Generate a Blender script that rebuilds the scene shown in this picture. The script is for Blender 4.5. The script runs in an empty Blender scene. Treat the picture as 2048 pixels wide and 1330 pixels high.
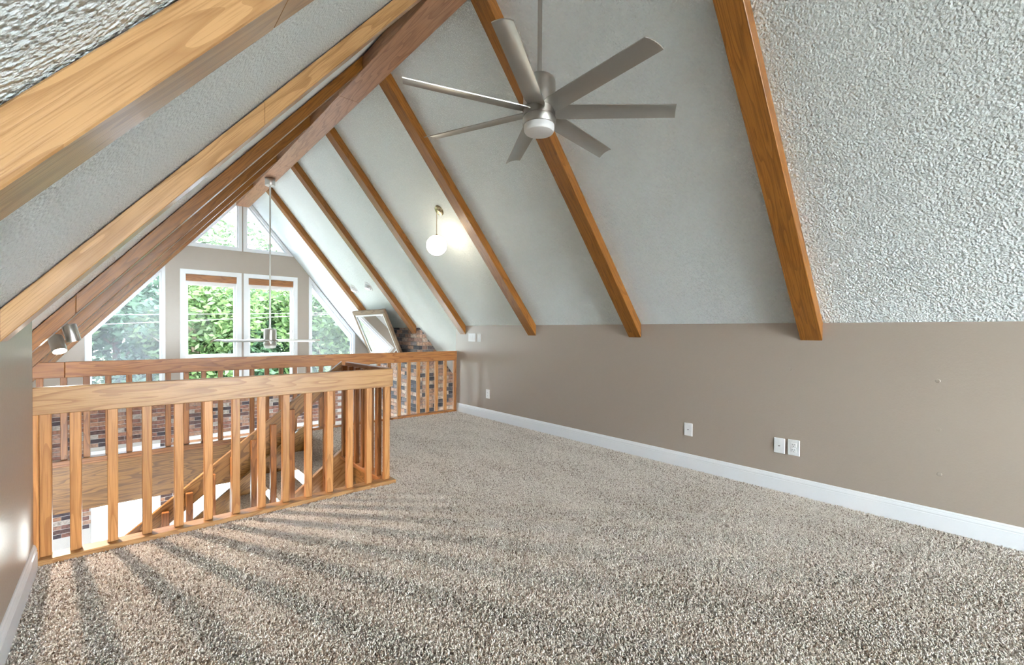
import bpy, bmesh, math, random
from mathutils import Vector, Matrix

random.seed(7)
D = bpy.data
SC = bpy.context.scene
COL = SC.collection

# ------------------------------------------------------------------ camera, sky, sun, exposure
EYE = 1.22
F = Vector((0.65707425, 0.75372358, -0.01241729))
R = Vector((0.75382068, -0.65704163, 0.00711872))
U = Vector((0.00279312, 0.01403794, 0.99989756))
cam = D.cameras.new('camera')
cam.sensor_fit = 'HORIZONTAL'
cam.sensor_width = 36.0
cam.lens = 894.9323 / 2048 * 36.0
cam.shift_y = 8.3027 / 2048
cam.clip_start = 0.02
cam.clip_end = 400
camo = D.objects.new('camera', cam)
COL.objects.link(camo)
M = Matrix((( R.x, U.x, -F.x, 0), (R.y, U.y, -F.y, 0), (R.z, U.z, -F.z, EYE), (0, 0, 0, 1)))
camo.matrix_world = M
SC.camera = camo

world = D.worlds.new('world')
SC.world = world
world.use_nodes = True
bg = world.node_tree.nodes['Background']
bg.inputs[0].default_value = (0.85, 0.93, 1.0, 1)
bg.inputs[1].default_value = 40.0

sun = D.lights.new('sun', 'SUN')
sun.energy = 15.0
sun.angle = math.radians(1.0)
sun.color = (1.0, 0.95, 0.86)
suno = D.objects.new('sun', sun)
COL.objects.link(suno)
sdir = Vector((-0.72, 0.30, -0.80))          # travels from the right and slightly from behind the house
suno.rotation_euler = sdir.to_track_quat('-Z', 'Y').to_euler()

SC.view_settings.view_transform = 'Standard'
SC.view_settings.look = 'None'
SC.view_settings.exposure = 1.22
SC.view_settings.gamma = 1.0
SC.view_settings.use_curve_mapping = False
SC.cycles.max_bounces = 8
SC.cycles.diffuse_bounces = 4
SC.cycles.adaptive_threshold = 0.02
SC.cycles.transparent_max_bounces = 12
SC.cycles.sample_clamp_indirect = 6.0
SC.cycles.caustics_reflective = False
SC.cycles.caustics_refractive = False

# ------------------------------------------------------------------ room numbers (metres)
XR, XL = 3.807, -0.336            # knee walls
XM = (XR + XL) / 2                # ridge
ZW = 1.295                        # height where slope meets knee wall
SL = 1.2155                       # roof slope
YF, YB = 3.272, 5.606             # front rail, back rail
YG = 9.83                         # window gable
XE = 1.64                         # end of the stair opening
YS = 4.22                         # stair railing line
ZLOW = -2.7                       # lower floor
ZRIDGE = 3.548
DV = 0.130                        # rafter depth, measured vertically
RY = dict(A=0.9604, B=2.4563, C=3.9224, D=5.4019, E=6.8715, F=8.3446)
RW = 0.14
YREAR = -6.2  # rear end set far back so its added window lights evenly

def xs_right(z): return XR - (z - ZW) / SL
def xs_left(z): return XL + (z - ZW) / SL

# ------------------------------------------------------------------ materials
def new_mat(name):
    m = D.materials.new(name); m.use_nodes = True
    nt = m.node_tree
    return m, nt, nt.nodes['Principled BSDF'], nt.nodes, nt.links

def rgb(c): return (c[0], c[1], c[2], 1.0)

def plain(name, col, rough=0.5, metal=0.0, bump=0.0, scale=60.0, spec=None):
    m, nt, b, N, L = new_mat(name)
    b.inputs['Base Color'].default_value = rgb(col)
    b.inputs['Roughness'].default_value = rough
    b.inputs['Metallic'].default_value = metal
    if spec is not None: b.inputs['Specular IOR Level'].default_value = spec
    if bump:
        tc = N.new('ShaderNodeTexCoord'); n = N.new('ShaderNodeTexNoise')
        n.inputs['Scale'].default_value = scale; n.inputs['Detail'].default_value = 3
        L.new(tc.outputs['Object'], n.inputs['Vector'])
        bp = N.new('ShaderNodeBump'); bp.inputs['Strength'].default_value = bump
        bp.inputs['Distance'].default_value = 0.004
        L.new(n.outputs['Fac'], bp.inputs['Height']); L.new(bp.outputs['Normal'], b.inputs['Normal'])
    return m

def oak(name, light, dark, rough=0.38, ring=9.0, contrast=1.0, seed=0.0, ys=8.5):
    """grain runs along the board's local X"""
    m, nt, b, N, L = new_mat(name)
    tc = N.new('ShaderNodeTexCoord'); oi = N.new('ShaderNodeObjectInfo')
    off = N.new('ShaderNodeVectorMath'); off.operation = 'SCALE'
    off.inputs[0].default_value = (37.0 + seed, 3.1, 5.3)
    L.new(oi.outputs['Random'], off.inputs['Scale'])
    add = N.new('ShaderNodeVectorMath'); add.operation = 'ADD'
    L.new(tc.outputs['Object'], add.inputs[0]); L.new(off.outputs[0], add.inputs[1])
    st = N.new('ShaderNodeVectorMath'); st.operation = 'MULTIPLY'
    st.inputs[1].default_value = (0.95, ys, ys)
    L.new(add.outputs[0], st.inputs[0])
    nz = N.new('ShaderNodeTexNoise'); nz.inputs['Scale'].default_value = 1.0; nz.inputs['Detail'].default_value = 2.0
    L.new(st.outputs[0], nz.inputs['Vector'])
    mul = N.new('ShaderNodeMath'); mul.operation = 'MULTIPLY'; mul.inputs[1].default_value = ring
    L.new(nz.outputs['Fac'], mul.inputs[0])
    fr = N.new('ShaderNodeMath'); fr.operation = 'FRACT'; L.new(mul.outputs[0], fr.inputs[0])
    cr = N.new('ShaderNodeValToRGB')
    e = cr.color_ramp.elements
    e[0].position = 0.0; e[0].color = (1, 1, 1, 1)
    e[1].position = 1.0; e[1].color = (1 - 0.55 * contrast,) * 3 + (1,)
    k = e.new(0.55); k.color = (0.93, 0.93, 0.93, 1)
    k = e.new(0.93); k.color = (1 - 0.75 * contrast,) * 3 + (1,)
    L.new(fr.outputs[0], cr.inputs[0])
    # fine pores
    st2 = N.new('ShaderNodeVectorMath'); st2.operation = 'MULTIPLY'; st2.inputs[1].default_value = (6.0, 260.0, 260.0)
    L.new(add.outputs[0], st2.inputs[0])
    n2 = N.new('ShaderNodeTexNoise'); n2.inputs['Scale'].default_value = 1.0; n2.inputs['Detail'].default_value = 2.0
    L.new(st2.outputs[0], n2.inputs['Vector'])
    c2 = N.new('ShaderNodeValToRGB')
    c2.color_ramp.elements[0].position = 0.32; c2.color_ramp.elements[0].color = (0.45, 0.45, 0.45, 1)
    c2.color_ramp.elements[1].position = 0.52; c2.color_ramp.elements[1].color = (1, 1, 1, 1)
    L.new(n2.outputs['Fac'], c2.inputs[0])
    mm = N.new('ShaderNodeMix'); mm.data_type = 'RGBA'; mm.blend_type = 'MULTIPLY'; mm.inputs[0].default_value = 1.0
    L.new(cr.outputs[0], mm.inputs[6]); L.new(c2.outputs[0], mm.inputs[7])
    mx = N.new('ShaderNodeMix'); mx.data_type = 'RGBA'
    mx.inputs[6].default_value = rgb(dark); mx.inputs[7].default_value = rgb(light)
    sep = N.new('ShaderNodeSeparateColor'); L.new(mm.outputs[2], sep.inputs[0])
    L.new(sep.outputs[0], mx.inputs[0])
    # board to board variation
    hv = N.new('ShaderNodeHueSaturation')
    mr = N.new('ShaderNodeMapRange'); mr.inputs[3].default_value = 0.84; mr.inputs[4].default_value = 1.12
    L.new(oi.outputs['Random'], mr.inputs[0]); L.new(mr.outputs[0], hv.inputs['Value'])
    L.new(mx.outputs[2], hv.inputs['Color'])
    L.new(hv.outputs[0], b.inputs['Base Color'])
    b.inputs['Specular IOR Level'].default_value = 0.3
    b.inputs['Roughness'].default_value = rough
    bp = N.new('ShaderNodeBump'); bp.inputs['Strength'].default_value = 0.15; bp.inputs['Distance'].default_value = 0.002
    L.new(sep.outputs[0], bp.inputs['Height']); L.new(bp.outputs['Normal'], b.inputs['Normal'])
    return m

OAK_LIGHT = oak('oak_light', (0.42, 0.228, 0.092), (0.21, 0.088, 0.028), 0.36, 10, 0.95)
OAK_MID = oak('oak_medium', (0.36, 0.15, 0.048), (0.15, 0.052, 0.016), 0.34, 10, 0.9, 3)
OAK_BALUSTER = oak('oak_baluster', (0.44, 0.205, 0.068), (0.24, 0.092, 0.025), 0.34, 8, 0.8, 5)
OAK_RAFTER = oak('oak_rafter', (0.27, 0.108, 0.022), (0.12, 0.04, 0.008), 0.30, 11, 0.8, 8, 11)  # darkened all over to carry the shade of the rafter undersides
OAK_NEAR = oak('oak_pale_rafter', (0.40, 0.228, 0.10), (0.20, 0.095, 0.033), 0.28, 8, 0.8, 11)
OAK_RIDGE = oak('oak_ridge', (0.36, 0.175, 0.085), (0.17, 0.066, 0.026), 0.36, 8, 0.8, 13)
OAK_DARK = oak('oak_stair', (0.31, 0.155, 0.045), (0.10, 0.04, 0.011), 0.36, 16, 1.0, 17, 7)
WEATHERED = oak('weathered_frame', (0.25, 0.165, 0.10), (0.10, 0.06, 0.035), 0.6, 8, 1.0, 19)

WALL = plain('taupe_paint', (0.362, 0.302, 0.252), 0.33, 0, 0.22, 90)
WHITE = plain('white_trim', (0.80, 0.81, 0.83), 0.30)
PLASTIC = plain('white_plastic', (0.82, 0.82, 0.82), 0.28)
DARKHOLE = plain('dark_slot', (0.03, 0.03, 0.03), 0.6)  # solid dark bits carry the shade inside slots and jack holes
NICKEL = plain('brushed_nickel', (0.50, 0.48, 0.45), 0.28, 1.0)
BLADE = plain('satin_nickel_blade', (0.46, 0.45, 0.42), 0.36, 0.75)
BRASS = plain('antique_brass', (0.42, 0.33, 0.20), 0.25, 1.0)
MORTAR = plain('mortar', (0.44, 0.42, 0.40), 0.9, 0, 0.5, 120)
MORTAR_DARK = plain('mortar_chimney', (0.27, 0.25, 0.23), 0.9, 0, 0.5, 120)
CONCRETE = plain('concrete', (0.62, 0.60, 0.56), 0.9, 0, 0.3, 8)
NEUTRAL_GROUND = plain('neutral_ground', (0.36, 0.35, 0.34), 0.95, 0, 0.8, 20)  # neutral grey in place of grass, keeps green bounce off the interior
LAWN = plain('lawn', (0.06, 0.105, 0.03), 0.9, 0, 0.8, 20)
BARK = plain('bark', (0.15, 0.11, 0.08), 0.9, 0, 0.9, 30)
WIREM = plain('wire', (0.2, 0.2, 0.2), 0.5)
FROST = plain('white_diffuser', (0.86, 0.86, 0.86), 0.35)
MIRROR = plain('mirror', (0.93, 0.94, 0.93), 0.015, 1.0)

def textured_ceiling():
    m, nt, b, N, L = new_mat('textured_ceiling')
    b.inputs['Base Color'].default_value = (0.855, 0.915, 0.92, 1)
    b.inputs['Roughness'].default_value = 0.7
    tc = N.new('ShaderNodeTexCoord')
    n = N.new('ShaderNodeTexNoise'); n.inputs['Scale'].default_value = 105; n.inputs['Detail'].default_value = 2.0; n.inputs['Roughness'].default_value = 0.45
    L.new(tc.outputs['Object'], n.inputs['Vector'])
    v = N.new('ShaderNodeTexVoronoi'); v.inputs['Scale'].default_value = 85; v.feature = 'SMOOTH_F1'
    L.new(tc.outputs['Object'], v.inputs['Vector'])
    sb = N.new('ShaderNodeMath'); sb.operation = 'SUBTRACT'
    L.new(n.outputs['Fac'], sb.inputs[0]); L.new(v.outputs['Distance'], sb.inputs[1])
    bp = N.new('ShaderNodeBump'); bp.inputs['Strength'].default_value = 1.0; bp.inputs['Distance'].default_value = 0.0085
    L.new(sb.outputs[0], bp.inputs['Height']); L.new(bp.outputs['Normal'], b.inputs['Normal'])
    return m
CEIL = textured_ceiling()

def carpet_mat(name, tufted):
    m, nt, b, N, L = new_mat(name)
    b.inputs['Roughness'].default_value = 0.95
    b.inputs['Specular IOR Level'].default_value = 0.1
    cr = N.new('ShaderNodeValToRGB'); cr.color_ramp.interpolation = 'LINEAR'
    e = cr.color_ramp.elements
    e[0].position = 0.0; e[0].color = (0.22, 0.165, 0.125, 1)
    e[1].position = 1.0; e[1].color = (0.84, 0.77, 0.695, 1)
    k = e.new(0.13); k.color = (0.40, 0.32, 0.255, 1)
    k = e.new(0.31); k.color = (0.63, 0.56, 0.49, 1)
    k = e.new(0.7); k.color = (0.75, 0.68, 0.605, 1)
    if tufted:
        oi = N.new('ShaderNodeObjectInfo')
        n = N.new('ShaderNodeTexNoise'); n.inputs['Scale'].default_value = 2.2; n.inputs['Detail'].default_value = 2  # broad patches of brushed-pile sheen put into the tuft colour
        st = N.new('ShaderNodeVectorMath'); st.operation = 'MULTIPLY'; st.inputs[1].default_value = (1.6, 0.7, 1)
        L.new(oi.outputs['Location'], st.inputs[0]); L.new(st.outputs[0], n.inputs['Vector'])
        mr = N.new('ShaderNodeMapRange'); mr.inputs[1].default_value = 0.3; mr.inputs[2].default_value = 0.7
        mr.inputs[3].default_value = -0.09; mr.inputs[4].default_value = 0.09
        L.new(n.outputs['Fac'], mr.inputs[0])
        ad = N.new('ShaderNodeMath'); ad.operation = 'ADD'; L.new(oi.outputs['Random'], ad.inputs[0]); L.new(mr.outputs[0], ad.inputs[1])
        L.new(ad.outputs[0], cr.inputs[0])
    else:
        tc = N.new('ShaderNodeTexCoord'); v = N.new('ShaderNodeTexVoronoi'); v.inputs['Scale'].default_value = 130
        L.new(tc.outputs['Object'], v.inputs['Vector'])
        s = N.new('ShaderNodeSeparateColor'); L.new(v.outputs['Color'], s.inputs[0]); L.new(s.outputs[0], cr.inputs[0])
        bp = N.new('ShaderNodeBump'); bp.inputs['Strength'].default_value = 1.0; bp.inputs['Distance'].default_value = 0.012
        L.new(v.outputs['Distance'], bp.inputs['Height']); bp.invert = True
        L.new(bp.outputs['Normal'], b.inputs['Normal'])
    L.new(cr.outputs[0], b.inputs['Base Color'])
    return m
CARPET = carpet_mat('carpet_base', False)
TUFT = carpet_mat('carpet_tuft', True)

def brick_mat(name, cols):
    m, nt, b, N, L = new_mat(name)
    oi = N.new('ShaderNodeObjectInfo')
    cr = N.new('ShaderNodeValToRGB'); cr.color_ramp.interpolation = 'CONSTANT'
    e = cr.color_ramp.elements
    e[0].position = 0; e[0].color = rgb(cols[0]); e[1].position = 1 / len(cols); e[1].color = rgb(cols[1])
    for i in range(2, len(cols)):
        k = e.new(i / len(cols)); k.color = rgb(cols[i])
    L.new(oi.outputs['Random'], cr.inputs[0])
    tc = N.new('ShaderNodeTexCoord'); n = N.new('ShaderNodeTexNoise'); n.inputs['Scale'].default_value = 26; n.inputs['Detail'].default_value = 4
    ad = N.new('ShaderNodeVectorMath'); ad.operation = 'ADD'
    sc = N.new('ShaderNodeVectorMath'); sc.operation = 'SCALE'; sc.inputs[0].default_value = (91, 47, 13)
    L.new(oi.outputs['Random'], sc.inputs['Scale']); L.new(tc.outputs['Object'], ad.inputs[0]); L.new(sc.outputs[0], ad.inputs[1])
    L.new(ad.outputs[0], n.inputs['Vector'])
    mr = N.new('ShaderNodeMapRange'); mr.inputs[1].default_value = 0.3; mr.inputs[2].default_value = 0.7
    mr.inputs[3].default_value = 0.55; mr.inputs[4].default_value = 1.35
    L.new(n.outputs['Fac'], mr.inputs[0])
    mx = N.new('ShaderNodeMix'); mx.data_type = 'RGBA'; mx.blend_type = 'MULTIPLY'; mx.inputs[0].default_value = 1
    L.new(cr.outputs[0], mx.inputs[6]); L.new(mr.outputs[0], mx.inputs[7])
    L.new(mx.outputs[2], b.inputs['Base Color'])
    b.inputs['Roughness'].default_value = 0.85
    bp = N.new('ShaderNodeBump'); bp.inputs['Strength'].default_value = 0.5; bp.inputs['Distance'].default_value = 0.004
    L.new(n.outputs['Fac'], bp.inputs['Height']); L.new(bp.outputs['Normal'], b.inputs['Normal'])
    return m
BRICK = brick_mat('gable_brick', [(0.230, 0.108, 0.072), (0.086, 0.047, 0.043), (0.274, 0.144, 0.094), (0.317, 0.274, 0.245), (0.187, 0.086, 0.065),
                                  (0.050, 0.036, 0.043), (0.259, 0.151, 0.115), (0.302, 0.187, 0.137), (0.144, 0.072, 0.061)])
BRICK_CH = brick_mat('chimney_brick', [(0.331, 0.194, 0.130), (0.072, 0.065, 0.072), (0.374, 0.238, 0.173), (0.288, 0.173, 0.122), (0.144, 0.122, 0.122),
                                       (0.396, 0.302, 0.238), (0.245, 0.144, 0.108), (0.043, 0.040, 0.047)])

def glass_mat(name, haze=0.0, col=(0.9, 0.92, 1.0), tint=(0.33, 0.345, 0.34)):
    m = D.materials.new(name); m.use_nodes = True
    nt = m.node_tree; N = nt.nodes; L = nt.links
    N.remove(N['Principled BSDF'])
    out = N['Material Output']
    tr = N.new('ShaderNodeBsdfTransparent'); tr.inputs[0].default_value = rgb(tint); gl = N.new('ShaderNodeBsdfGlossy'); gl.inputs['Roughness'].default_value = 0.0
    lw = N.new('ShaderNodeLayerWeight'); lw.inputs['Blend'].default_value = 0.5
    pw = N.new('ShaderNodeMath'); pw.operation = 'POWER'; pw.inputs[1].default_value = 5.0
    L.new(lw.outputs['Facing'], pw.inputs[0])
    fr = N.new('ShaderNodeMath'); fr.operation = 'MULTIPLY_ADD'; fr.inputs[1].default_value = 0.92; fr.inputs[2].default_value = 0.002
    L.new(pw.outputs[0], fr.inputs[0])
    mx = N.new('ShaderNodeMixShader')
    L.new(fr.outputs[0], mx.inputs[0]); L.new(tr.outputs[0], mx.inputs[1]); L.new(gl.outputs[0], mx.inputs[2])
    last = mx.outputs[0]
    if haze:
        tl = N.new('ShaderNodeBsdfTranslucent'); tl.inputs[0].default_value = rgb(col)
        m2 = N.new('ShaderNodeMixShader'); m2.inputs[0].default_value = haze
        L.new(last, m2.inputs[1]); L.new(tl.outputs[0], m2.inputs[2]); last = m2.outputs[0]
    L.new(last, out.inputs[0])
    return m
GLASS = glass_mat('dimming_pane')  # dark tint dims the gable daylight and the view outside
GLASS_FILL = glass_mat('fill_window_pane', tint=(0.9, 0.92, 0.91))  # nearly untinted, for the added fill window behind the camera
HAZY = glass_mat('hazy_pane', 0.011, (0.80, 0.82, 0.95), (0.18, 0.185, 0.215))  # screen haze; its dark tint also cuts the gable daylight

def emit(name, col, s):
    m, nt, b, N, L = new_mat(name)
    b.inputs['Base Color'].default_value = rgb((0.9, 0.9, 0.9))
    b.inputs['Emission Color'].default_value = rgb(col)
    b.inputs['Emission Strength'].default_value = s
    return m
GLOBE = emit('lit_globe', (1.0, 0.88, 0.68), 6.0)
BULB = emit('lit_bulb', (1.0, 0.93, 0.82), 22.0)
EYEBULB = emit('eyeball_bulb', (1.0, 0.96, 0.9), 8.0)

def leaf_mat(name, a, bcol):
    m, nt, b, N, L = new_mat(name)
    geo = N.new('ShaderNodeNewGeometry'); cr = N.new('ShaderNodeValToRGB')
    cr.color_ramp.elements[0].color = rgb(a); cr.color_ramp.elements[1].color = rgb(bcol)
    L.new(geo.outputs['Random Per Island'], cr.inputs[0])
    L.new(cr.outputs[0], b.inputs['Base Color']); b.inputs['Roughness'].default_value = 0.6
    tl = N.new('ShaderNodeBsdfTranslucent'); L.new(cr.outputs[0], tl.inputs[0])
    mx = N.new('ShaderNodeMixShader'); mx.inputs[0].default_value = 0.4
    L.new(b.outputs[0], mx.inputs[1]); L.new(tl.outputs[0], mx.inputs[2])
    L.new(mx.outputs[0], N['Material Output'].inputs[0])
    return m
LEAF1 = leaf_mat('leaf_bright', (0.034, 0.07, 0.022), (0.13, 0.20, 0.07))
LEAF2 = leaf_mat('leaf_cool', (0.034, 0.072, 0.04), (0.105, 0.185, 0.10))

# ------------------------------------------------------------------ object helpers
def link(o, parent=None, mw=None):
    COL.objects.link(o)
    if parent is not None:
        o.parent = parent
        pm = parent.get('_mw')
        base = Matrix.Identity(4)
        q = parent; chain = []
        while q is not None:
            chain.append(q); q = q.parent
        for q in reversed(chain): base = base @ q.matrix_basis
        o.matrix_basis = base.inverted() @ (mw if mw is not None else Matrix.Identity(4))
    elif mw is not None:
        o.matrix_basis = mw
    return o

def tag(o, label=None, cat=None, group=None, kind=None):
    if label: o['label'] = label
    if cat: o['category'] = cat
    if group: o['group'] = group
    if kind: o['kind'] = kind
    return o

def thing(name, loc, label, cat, group=None):
    o = D.objects.new(name, None); o.empty_display_size = 0.1
    link(o, None, Matrix.Translation(loc))
    return tag(o, label, cat, group)

def mesh_from(bm, name, mat, smooth=False):
    bmesh.ops.recalc_face_normals(bm, faces=bm.faces)
    me = D.meshes.new(name); bm.to_mesh(me); bm.free()
    if smooth:
        for p in me.polygons: p.use_smooth = True
    if mat: me.materials.append(mat)
    return me

def put(name, bm, mat, parent=None, mw=None, smooth=False, auto=None):
    me = mesh_from(bm, name, mat, smooth)
    if auto is not None:
        for p in me.polygons: p.use_smooth = True
        try: me.set_sharp_from_angle(angle=math.radians(auto))
        except Exception: pass
    return link(D.objects.new(name, me), parent, mw)

def add_box(bm, c, s, bevel=0.0):
    r = bmesh.ops.create_cube(bm, size=1.0, matrix=Matrix.Translation(c) @ Matrix.Diagonal((s[0], s[1], s[2], 1)))
    if bevel:
        es = list({e for v in r['verts'] for e in v.link_edges})
        bmesh.ops.bevel(bm, geom=es, offset=bevel, segments=1, affect='EDGES', profile=0.5)

def add_prism(bm, poly, axis_vec, bevel=0.0):
    """poly: list of 3D points (planar); extruded by axis_vec"""
    vs = [bm.verts.new(p) for p in poly]
    ws = [bm.verts.new(Vector(p) + Vector(axis_vec)) for p in poly]
    n = len(vs)
    fs = [bm.faces.new(vs), bm.faces.new(list(reversed(ws)))]
    for i in range(n): fs.append(bm.faces.new((vs[i], ws[i], ws[(i + 1) % n], vs[(i + 1) % n])))
    if bevel:
        es = list({e for f in fs for e in f.edges})
        bmesh.ops.bevel(bm, geom=es, offset=bevel, segments=1, affect='EDGES', profile=0.5)

def add_lathe(bm, prof, seg=32, c=(0, 0, 0)):
    """prof: (r, z) list, around Z"""
    rings = []
    for r, z in prof:
        if r < 1e-6: rings.append([bm.verts.new((c[0], c[1], c[2] + z))])
        else: rings.append([bm.verts.new((c[0] + r * math.cos(2 * math.pi * i / seg), c[1] + r * math.sin(2 * math.pi * i / seg), c[2] + z)) for i in range(seg)])
    for a, b in zip(rings[:-1], rings[1:]):
        for i in range(seg):
            j = (i + 1) % seg
            if len(a) == 1 and len(b) == 1: continue
            if len(a) == 1: bm.faces.new((a[0], b[i], b[j]))
            elif len(b) == 1: bm.faces.new((a[i], a[j], b[0]))
            else: bm.faces.new((a[i], a[j], b[j], b[i]))

def box_obj(name, c, s, mat, parent=None, bevel=0.0):
    bm = bmesh.new(); add_box(bm, (0, 0, 0), s, bevel)
    return put(name, bm, mat, parent, Matrix.Translation(c))

_bcache = {}
def board(name, c, L, w, t, mat, parent=None, xdir=(1, 0, 0), ydir=(0, 1, 0), bevel=0.003):
    """a board whose local X (grain) is xdir, width w along ydir, thickness t along the third axis; shares mesh data"""
    key = (round(L, 4), round(w, 4), round(t, 4), bevel, mat.name)
    if key not in _bcache:
        bm = bmesh.new(); add_box(bm, (0, 0, 0), (L, w, t), bevel)
        _bcache[key] = mesh_from(bm, name, mat)
    x = Vector(xdir).normalized(); y = Vector(ydir).normalized(); z = x.cross(y).normalized(); y = z.cross(x)
    mw = Matrix(((x.x, y.x, z.x, c[0]), (x.y, y.y, z.y, c[1]), (x.z, y.z, z.z, c[2]), (0, 0, 0, 1)))
    return link(D.objects.new(name, _bcache[key]), parent, mw)

def world_prism(name, segs, mat, xdir, parent=None, bevel=0.002):
    """segs: list of (poly, axis_vec) in world coords -> one mesh whose local X runs along xdir"""
    x = Vector(xdir).normalized(); y = Vector((0, 1, 0)) if abs(x.y) < 0.9 else Vector((1, 0, 0))
    z = x.cross(y).normalized(); y = z.cross(x)
    o = Vector(segs[0][0][0])
    mw = Matrix(((x.x, y.x, z.x, o.x), (x.y, y.y, z.y, o.y), (x.z, y.z, z.z, o.z), (0, 0, 0, 1)))
    inv = mw.inverted(); r3 = inv.to_3x3()
    bm = bmesh.new()
    for poly, av in segs:
        add_prism(bm, [inv @ Vector(p) for p in poly], r3 @ Vector(av), bevel)
    return put(name, bm, mat, parent, mw)

def struct(o): o['kind'] = 'structure'; return o

# ------------------------------------------------------------------ structure
ZA = ZW + SL * (XM - XL)
# ceiling: both slopes, running down past the loft to the lower floor and out over the gable as eaves
bm = bmesh.new()
T = 0.22
zl = ZLOW - 0.25
Y0, Y1 = YREAR, YG + 0.65
pts_in = [(xs_left(zl), zl), (XM, ZA), (xs_right(zl), zl)]
pts_out = [(xs_right(zl) + 0.3, zl), (XM, ZA + 0.36), (xs_left(zl) - 0.3, zl)]
for a, b in ((0, 1), (1, 2)):
    add_prism(bm, [(x, Y0, z) for x, z in (pts_in[a], pts_in[b], pts_out[2 - b], pts_out[2 - a])], (0, Y1 - Y0, 0))
ceiling = struct(put('ceiling', bm, CEIL))

# loft floor slab (L-shape) with carpet
bm = bmesh.new()
FX0, FX1 = XL - 0.10, XR + 0.02
for poly in ([(FX0, YREAR), (FX1, YREAR), (FX1, YF + 0.10), (FX0, YF + 0.10)], [(XE, YF + 0.10), (FX1, YF + 0.10), (FX1, YB + 0.05), (XE, YB + 0.05)]):
    add_prism(bm, [(x, y, -0.42) for x, y in poly], (0, 0, 0.42))
floor = struct(put('floor', bm, CARPET))

# carpet pile: short yarn tufts scattered over the slab by geometry nodes
def carpet_pile(parent):
    bm = bmesh.new()
    for x0, y0, x1, y1 in ((XL + 0.012, -0.35, XR - 0.014, YF + 0.005), (XE + 0.005, YF + 0.005, XR - 0.014, YB + 0.005)):
        bm.faces.new([bm.verts.new((x, y, 0.001)) for x, y in ((x0, y0), (x1, y0), (x1, y1), (x0, y1))])
    me = mesh_from(bm, 'carpet_pile', TUFT)
    o = link(D.objects.new('carpet_pile', me), parent)
    o['kind'] = 'stuff'
    g = D.node_groups.new('pile', 'GeometryNodeTree')
    g.interface.new_socket('Geometry', in_out='INPUT', socket_type='NodeSocketGeometry')
    g.interface.new_socket('Geometry', in_out='OUTPUT', socket_type='NodeSocketGeometry')
    N, L = g.nodes, g.links
    gi, go = N.new('NodeGroupInput'), N.new('NodeGroupOutput')
    dp = N.new('GeometryNodeDistributePointsOnFaces'); dp.inputs['Density'].default_value = 26000
    L.new(gi.outputs[0], dp.inputs['Mesh'])
    cone = N.new('GeometryNodeMeshCone')
    cone.inputs['Vertices'].default_value = 5
    cone.inputs['Radius Top'].default_value = 0.0020; cone.inputs['Radius Bottom'].default_value = 0.0030
    cone.inputs['Depth'].default_value = 0.011
    sm = N.new('GeometryNodeSetMaterial'); sm.inputs['Material'].default_value = TUFT
    L.new(cone.outputs['Mesh'], sm.inputs['Geometry'])
    ip = N.new('GeometryNodeInstanceOnPoints')
    rv = N.new('FunctionNodeRandomValue'); rv.data_type = 'FLOAT_VECTOR'
    rv.inputs[0].default_value = (-0.75, -0.75, 0); rv.inputs[1].default_value = (0.75, 0.75, 6.28)
    rs = N.new('FunctionNodeRandomValue'); rs.data_type = 'FLOAT'
    rs.inputs[2].default_value = 0.75; rs.inputs[3].default_value = 1.25
    L.new(dp.outputs['Points'], ip.inputs['Points']); L.new(sm.outputs[0], ip.inputs['Instance'])
    L.new(rv.outputs[0], ip.inputs['Rotation']); L.new(rs.outputs[1], ip.inputs['Scale'])
    jg = N.new('GeometryNodeJoinGeometry')
    L.new(ip.outputs[0], jg.inputs[0])
    L.new(jg.outputs[0], go.inputs[0])
    md = o.modifiers.new('pile', 'NODES'); md.node_group = g
    return o
carpet_pile(floor)

# knee walls
bm = bmesh.new()
add_prism(bm, [(XR, YREAR, -0.3), (XR + 0.11, YREAR, -0.3), (XR + 0.11, YREAR, ZW - 0.135), (XR, YREAR, ZW + 0.003)], (0, YB + 0.05 - YREAR, 0))
wall_right = struct(put('wall_right', bm, WALL))
for (y, z) in [(0.353, 0.93), (0.345, 0.631), (0.337, 0.353), (1.615, 0.941), (1.608, 0.642), (1.168, 0.948)]:
    bm = bmesh.new(); bmesh.ops.create_uvsphere(bm, u_segments=10, v_segments=6, radius=1.0)
    put('nail_pop', bm, WALL, wall_right, Matrix.Translation((XR, y, z)) @ Matrix.Diagonal((0.0025, 0.013, 0.013, 1)), True)
bm = bmesh.new()
add_prism(bm, [(XL, YREAR, -0.3), (XL - 0.11, YREAR, -0.3), (XL - 0.11, YREAR, ZW - 0.135), (XL, YREAR, ZW + 0.003)], (0, YF - 0.035 - YREAR, 0))
wall_left = struct(put('wall_left', bm, WALL))

# baseboards with a moulded top
prof = [(0, 0), (0.015, 0), (0.015, 0.098), (0.0125, 0.101), (0.0125, 0.106), (0.014, 0.109), (0.011, 0.121), (0.0085, 0.124), (0.0085, 0.129), (0.004, 0.137), (0, 0.138)]
for nm, x0, sg, y1 in (('baseboard_right', XR, -1, YB - 0.002), ('baseboard_left', XL, 1, YF - 0.037)):
    bm = bmesh.new()
    add_prism(bm, [(x0 + sg * a, YREAR, b) for a, b in prof], (0, y1 - YREAR, 0))
    struct(put(nm, bm, WHITE))

# lower floor
struct(box_obj('floor', ((xs_left(ZLOW) + xs_right(ZLOW)) / 2, 4.0, ZLOW - 0.1), (xs_right(ZLOW) - xs_left(ZLOW), 11.7, 0.2), CARPET))

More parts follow.
